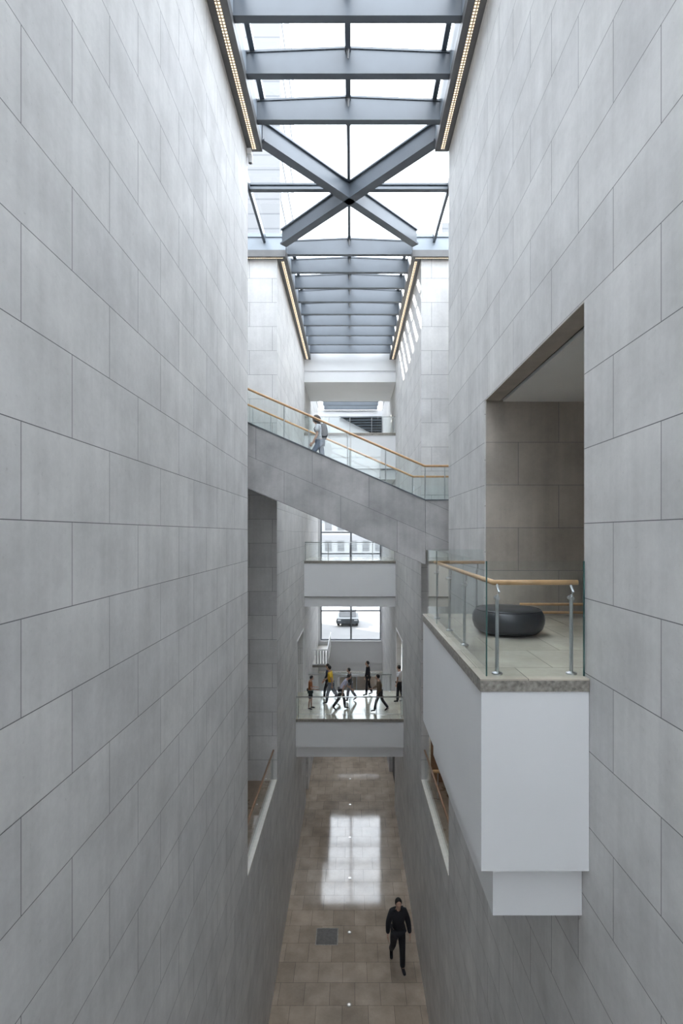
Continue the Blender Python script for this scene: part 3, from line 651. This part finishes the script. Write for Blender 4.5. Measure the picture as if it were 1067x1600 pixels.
def person(label, loc, height, rz, legs, arms, lean=0, head=0, top='black_cloth', bottom='black_cloth', shoes='black_cloth', hair='hair', long_hair=False,
           skirt=False, sleeves='long', bag=None, vox=.012, build=1.0, loose=1.0, held=None):
    """figure faces local +Y; legs ((hip,knee),(hip,knee)) and arms ((shoulder,elbow,abduction),...) in degrees, forward positive; 0 = left (-x) side"""
    t = thing('person', loc, label, 'person'); t.rotation_euler = (0, 0, R(rz)); s = height / 1.75; t.scale = (s, s, s)
    ln = R(lean)
    def up(h, dx=0, dy=0): return Vector((dx, math.sin(ln) * h + math.cos(ln) * dy, math.cos(ln) * h - math.sin(ln) * dy))   # above pelvis
    J = {}
    J['pel'] = Vector((0, 0, 0)); J['waist'] = up(.16); J['chest'] = up(.36); J['nb'] = up(.50, 0, -.01); J['neck'] = up(.56, 0, .005)
    hd = R(lean * .4 + head); hc = J['neck'] + Vector((0, math.sin(hd) * .12 + .015, math.cos(hd) * .12))
    for i, sx in enumerate((-1, 1)):
        hip, knee = legs[i]; a = R(hip); b = R(hip - knee)
        J['hip%d' % i] = Vector((sx * .09, 0, -.03)); J['knee%d' % i] = J['hip%d' % i] + Vector((sx * .01, math.sin(a) * .44, -math.cos(a) * .44))
        J['ank%d' % i] = J['knee%d' % i] + Vector((0, math.sin(b) * .41, -math.cos(b) * .41))
        fp = R(max(0, min(60, -(hip - knee) - 6)) if hip - knee < 0 else min(0, -(hip - knee) * .6 + 6))
        J['fp%d' % i] = fp
        J['heel%d' % i] = J['ank%d' % i] + Vector((0, -.045 * math.cos(fp) - .045 * math.sin(fp) * 0, -.055))
        J['ball%d' % i] = J['ank%d' % i] + Vector((sx * .015, .13 * math.cos(fp), -.05 - .13 * math.sin(fp)))
        J['toe%d' % i] = J['ank%d' % i] + Vector((sx * .02, .19 * math.cos(fp), -.055 - .18 * math.sin(fp)))
        sh, el, ab = arms[i]
        S = up(.455, sx * .175 * build); J['sh%d' % i] = S
        def adir(ang, abd): return Vector((sx * math.sin(R(abd)), math.sin(R(ang)) * math.cos(R(abd)), -math.cos(R(ang)) * math.cos(R(abd))))
        J['el%d' % i] = S + adir(sh + lean * 0, ab) * .29; d2 = adir(sh + el, ab * .35); J['wr%d' % i] = J['el%d' % i] + d2 * .25; J['hd%d' % i] = d2
    low = min(min(J['heel%d' % i].z, J['toe%d' % i].z, J['ball%d' % i].z) for i in (0, 1)) - .03
    for k in J:
        if isinstance(J[k], Vector) and not k.startswith('hd'): J[k] = J[k] - Vector((0, 0, low))
    hc = hc - Vector((0, 0, low))
    bw = build
    # body: one continuous surface
    js = []; ed = []
    def add(p, r, r2=None, par=None):
        js.append((p, r, r2 if r2 else r)); i = len(js) - 1
        if par is not None: ed.append((par, i))
        return i
    pel = add(J['pel'], .135 * bw, .10); wa = add(J['waist'], .120 * bw, .09, pel); ch = add(J['chest'], .145 * bw, .10, wa); nb = add(J['nb'], .085, .07, ch)
    nk = add(J['neck'], .055, .055, nb); add(hc, .06, .065, nk)
    V = [[], []]
    for i, sx in enumerate((-1, 1)):
        h = add(J['hip%d' % i], .085, .085, pel); m_ = add((J['hip%d' % i] + J['knee%d' % i]) / 2, .072, .072, h); k = add(J['knee%d' % i], .052, .052, m_)
        cf = add(J['knee%d' % i] * .68 + J['ank%d' % i] * .32 + Vector((0, -.012, 0)), .052, .052, k); an = add(J['ank%d' % i], .034, .034, cf); bl = add(J['ball%d' % i], .026, .018, an); add(J['ball%d' % i] * .4 + J['toe%d' % i] * .6, .018, .012, bl)
        s_ = add(J['sh%d' % i], .055, .055, ch); e = add(J['el%d' % i], .038, .038, s_); fm_ = add(J['el%d' % i] * .6 + J['wr%d' % i] * .4, .036, .036, e); w_ = add(J['wr%d' % i], .024, .024, fm_)
    vs_, fs = bake_skin('b', js, ed, 0, 1); merge(V, vs_, fs)
    # hands: palm, four fingers and a thumb
    for i, sx in enumerate((-1, 1)):
        w0 = J['wr%d' % i]; d_ = J['hd%d' % i].normalized(); side = Vector((0, 1, 0)) if abs(d_.y) < .8 else Vector((-sx, 0, 0)); side = (side - d_ * side.dot(d_)).normalized()
        pal = d_.cross(side).normalized(); 
        if pal.x * sx > 0: pal = -pal                      # palm faces the body
        vs_, fs = bake_skin('h', [(w0 - d_ * .02, .022, .022), (w0 + d_ * .04, .017, .036), (w0 + d_ * .085, .015, .038)], [(0, 1), (1, 2)], 0, 1); merge(V, vs_, fs)
        for f_, (off, ln_) in enumerate(((.03, .072), (.01, .082), (-.01, .076), (-.029, .06))):
            b0 = w0 + d_ * .075 + side * off; b1 = b0 + d_ * ln_ * .45 + pal * .012; b2 = b1 + d_ * ln_ * .3 + pal * .022; b3 = b2 + d_ * ln_ * .15 + pal * .02
            vs_, fs = bake_skin('f', [(b0, .0095), (b1, .009), (b2, .008), (b3, .007)], [(0, 1), (1, 2), (2, 3)], 0, 1); merge(V, vs_, fs)
        b0 = w0 + d_ * .03 + side * .025; b1 = b0 + d_ * .03 + side * .025 + pal * .012; b2 = b1 + d_ * .03 + side * .008 + pal * .012
        vs_, fs = bake_skin('f', [(b0, .012), (b1, .0105), (b2, .008)], [(0, 1), (1, 2)], 0, 1); merge(V, vs_, fs)
    # head: skull, jaw, nose, ears, brow, lips
    tilt = Matrix.Rotation(-hd, 3, 'X')
    def H(x, y, z): return hc + tilt @ Vector((x, y, z))
    def shp(p):
        q = p.copy()
        if q.z < 0: q.x *= 1 + q.z * 2.6; q.y = q.y * (1 + q.z * 1.2) + max(0, -q.z) * .18
        return tilt @ q
    merge(V, *ellipsoid(hc, (.076, .094, .118), squash=shp))
    merge(V, *ellipsoid(H(0, .096, -.018), (.013, .018, .026), 10, 8)); merge(V, *ellipsoid(H(0, .088, .026), (.045, .012, .010), 12, 8)); merge(V, *ellipsoid(H(0, .086, -.06), (.024, .012, .009), 10, 8))
    for sx in (-1, 1): merge(V, *ellipsoid(H(sx * .076, -.005, -.005), (.010, .018, .030), 10, 8))
    mk('body', V, M['skin'], t, voxel=vox * .8)
    for sx in (-1, 1): mk('eye', ellipsoid(H(sx * .03, .083, .006), (.012, .008, .007), 10, 8), M['dark'], t)
    # hair
    if long_hair:
        hv = [[], []]; merge(hv, *ellipsoid(H(0, -.016, .028), (.118, .125, .13)))
        merge(hv, *ellipsoid(H(0, -.075, -.07), (.112, .075, .17))); mk('hair', hv, M[hair], t)
    else:
        def hs(p):
            q = p.copy()
            if q.y > .045: q.y = .045 + (q.y - .045) * .45 * (1 if q.z > .03 else .2)
            return tilt @ q
        mk('hair', ellipsoid(H(0, -.014, .030), (.087, .102, .105), squash=hs), M[hair], t)
    # shirt or jacket
    js = []; ed = []; g = .018 * loose
    pe = add(J['pel'] - (J['waist'] - J['pel']) * .25, .14 * bw + g, .112 + g); wa = add(J['waist'], .128 * bw + g, .10 + g, pe); ch = add(J['chest'], .155 * bw + g, .115 + g, wa); nb = add(J['nb'] - (J['neck'] - J['nb']) * .2, .085 + g, .075 + g, ch); add(J['nb'] + (J['neck'] - J['nb']) * .35, .06 + g * .5, .06 + g * .5, nb)
    for i in (0, 1):
        s_ = add(J['sh%d' % i], .062 + g, None, ch); e = J['el%d' % i]
        if sleeves == 'long': ee = add(e, .046 + g, None, s_); add(J['wr%d' % i] - J['hd%d' % i] * .01, .034 + g * .6, None, ee)
        else: add(J['sh%d' % i] * .35 + e * .65, .052 + g, None, s_)
    mk('jacket' if sleeves == 'long' else 'shirt', bake_skin('s', js, ed, 0, 2), M[top], t)
    # trousers or skirt
    js = []; ed = []; g = .014 * loose
    pe = add(J['pel'] + Vector((0, 0, .04)), .135 * bw + g, .105 + g)
    for i in (0, 1):
        h = add(J['hip%d' % i], .088 + g, None, pe); m_ = add((J['hip%d' % i] + J['knee%d' % i]) / 2, .078 + g, None, h)
        if skirt: add(J['hip%d' % i] * .15 + J['knee%d' % i] * .85, .085 + g, None, m_); continue
        k = add(J['knee%d' % i], .06 + g, None, m_); c_ = add((J['knee%d' % i] + J['ank%d' % i]) / 2, .056 + g, None, k); add(J['ank%d' % i] * 1.06 - J['knee%d' % i] * .06, .047 + g, None, c_)
    if skirt: ed.append((2, 4)) if False else None
    mk('skirt' if skirt else 'trousers', bake_skin('t', js, ed, 0, 2), M[bottom], t)
    for i in (0, 1):
        a = J['ank%d' % i]; hl = J['heel%d' % i]; bl = J['ball%d' % i]; to = J['toe%d' % i]
        mk('shoe', bake_skin('sh', [(a - Vector((0, 0, .01)), .042), (hl + Vector((0, .02, .01)), .036, .036), (bl, .046, .034), (to, .036, .026)], [(0, 1), (0, 2), (2, 3)], 0, 1), M[shoes], t)
    if bag == 'backpack':
        c = J['chest'] + Vector((0, -.165, .01)); bv = [[], []]
        merge(bv, *ellipsoid(c + Vector((0, 0, -.06)), (.175, .125, .27))); merge(bv, *ellipsoid(c + Vector((0, -.07, -.12)), (.11, .06, .11)))
        bo = mk('backpack', bv, M['black_cloth'], t)
        for sx in (-1, 1):
            pts = [J['nb'] + Vector((sx * .10, -.14, .02)), J['nb'] + Vector((sx * .10, .0, .06)), J['chest'] + Vector((sx * .11, .13, .02)), J['waist'] + Vector((sx * .13, .05, .02)), J['waist'] + Vector((sx * .11, -.13, .05))]
            q = MB().tube(pts, .014, 8); mk('strap', (([Vector(v) for v in q.v]), q.f), M['black_cloth'], t)
    elif bag == 'shoulder':
        c = J['pel'] + Vector((.19, .03, .22)); mk('bag', ellipsoid(c, (.07, .15, .12)), M['beige_cloth'], t)
        q = MB().tube([c + Vector((0, -.12, .06)), J['sh1'] + Vector((-.03, -.06, .06)), J['sh1'] + Vector((-.03, .04, .06)), c + Vector((0, .12, .06))], .012, 8); mk('strap', (([Vector(v) for v in q.v]), q.f), M['beige_cloth'], t)
    elif bag == 'hip':
        c = J['pel'] + Vector((-.1, -.14, .02)); mk('bag', ellipsoid(c, (.09, .07, .09)), M['black_cloth'], t)
    if held == 'phone':
        c = (J['wr1'] + J['hd1'] * .10); q = MB().box(c.x - .035, c.x + .035, c.y - .03, c.y + .10, c.z + .012, c.z + .022); mk('phone', ([Vector(v) for v in q.v], q.f), M['black_cloth'], t)
    return t

def at(px, Y): return (px - 549) * Y / 800
# on the ground floor
person('person in black top and loose black trousers walking alone on the ground floor', (at(621.5, 16.75), 16.72, G), 2.3, 186,
       ((8, 4), (-14, 26)), ((4, 12, 16), (-4, 16, 14)), 3, 8, top='black_cloth', bottom='black_cloth', sleeves='long', vox=.009, loose=1.5, build=1.0)
# on the stair
person('person in white top with a big dark backpack climbing the staircase', (at(500, 14.6), 14.6, 1.72), 1.62, 90,
       ((34, 40), (-10, 8)), ((4, 26, 6), (-8, 60, 6)), 8, 8, top='white_cloth', bottom='denim_cloth', hair='hair_brown', long_hair=True, sleeves='short', bag='backpack', vox=.010)
# on the lower bridge, left to right
person('person in rust top and dark skirt looking at a phone, leftmost on the lower bridge', (at(485, 23.3), 23.3, L2), 1.50, -90,
       ((6, 6), (-4, 4)), ((12, 70, 4), (10, 72, 4)), 0, 22, top='rust_cloth', bottom='teal_skirt', skirt=True, sleeves='short', bag='hip', held='phone', vox=.013)
person('person in dark clothes half hidden behind the yellow shirt, on the lower bridge', (at(513, 24.9), 24.9, L2), 1.66, 80,
       ((20, 14), (-22, 20)), ((-18, 14, 5), (18, 14, 5)), 2, 4, top='navy_cloth', bottom='black_cloth', vox=.013)
person('person in a bright yellow shirt walking on the lower bridge', (at(517, 24.1), 24.1, L2), 1.78, 86,
       ((18, 10), (-18, 24)), ((-22, 18, 8), (22, 24, 8)), 6, 4, top='yellow_cloth', bottom='grey_cloth', sleeves='short', loose=1.5, vox=.013)
person('person in lavender shirt leaning forward in mid-stride beside the yellow shirt', (at(532.5, 23.2), 23.2, L2), 1.70, -88,
       ((20, 14), (-16, 20)), ((10, 40, 8), (-30, 20, 8)), 34, 12, top='lavender_cloth', bottom='charcoal_cloth', sleeves='short', vox=.013)
person('person in dark jacket walking in the middle of the lower bridge', (at(547, 24.4), 24.4, L2), 1.56, 92,
       ((16, 12), (-14, 20)), ((-15, 20, 6), (18, 25, 6)), 5, 4, top='charcoal_cloth', bottom='grey_cloth', loose=1.4, vox=.013)
person('slim person all in black walking near the back rail of the lower bridge', (at(575, 25.25), 25.25, L2), 1.66, 95,
       ((10, 6), (-8, 14)), ((-6, 10, 3), (8, 10, 3)), 2, 2, top='black_cloth', bottom='black_cloth', build=.85, vox=.013)
person('person in brown top with a beige bag striding near the rail of the lower bridge', (at(593, 22.95), 22.95, L2), 1.66, 84,
       ((20, 8), (-18, 20)), ((-10, 30, 6), (15, 50, 8)), 6, 6, top='brown_cloth', bottom='charcoal_cloth', bag='shoulder', vox=.013)
person('person in white shirt and black trousers in the right doorway of the lower bridge', (at(624, 24.2), 24.2, L2 + .01), 1.72, 60,
       ((6, 4), (-6, 8)), ((0, 12, 6), (4, 12, 6)), 1, 4, top='white_cloth', bottom='black_cloth', sleeves='short', vox=.013)

for o in bpy.data.objects:
    if '_o' in o: del o['_o']
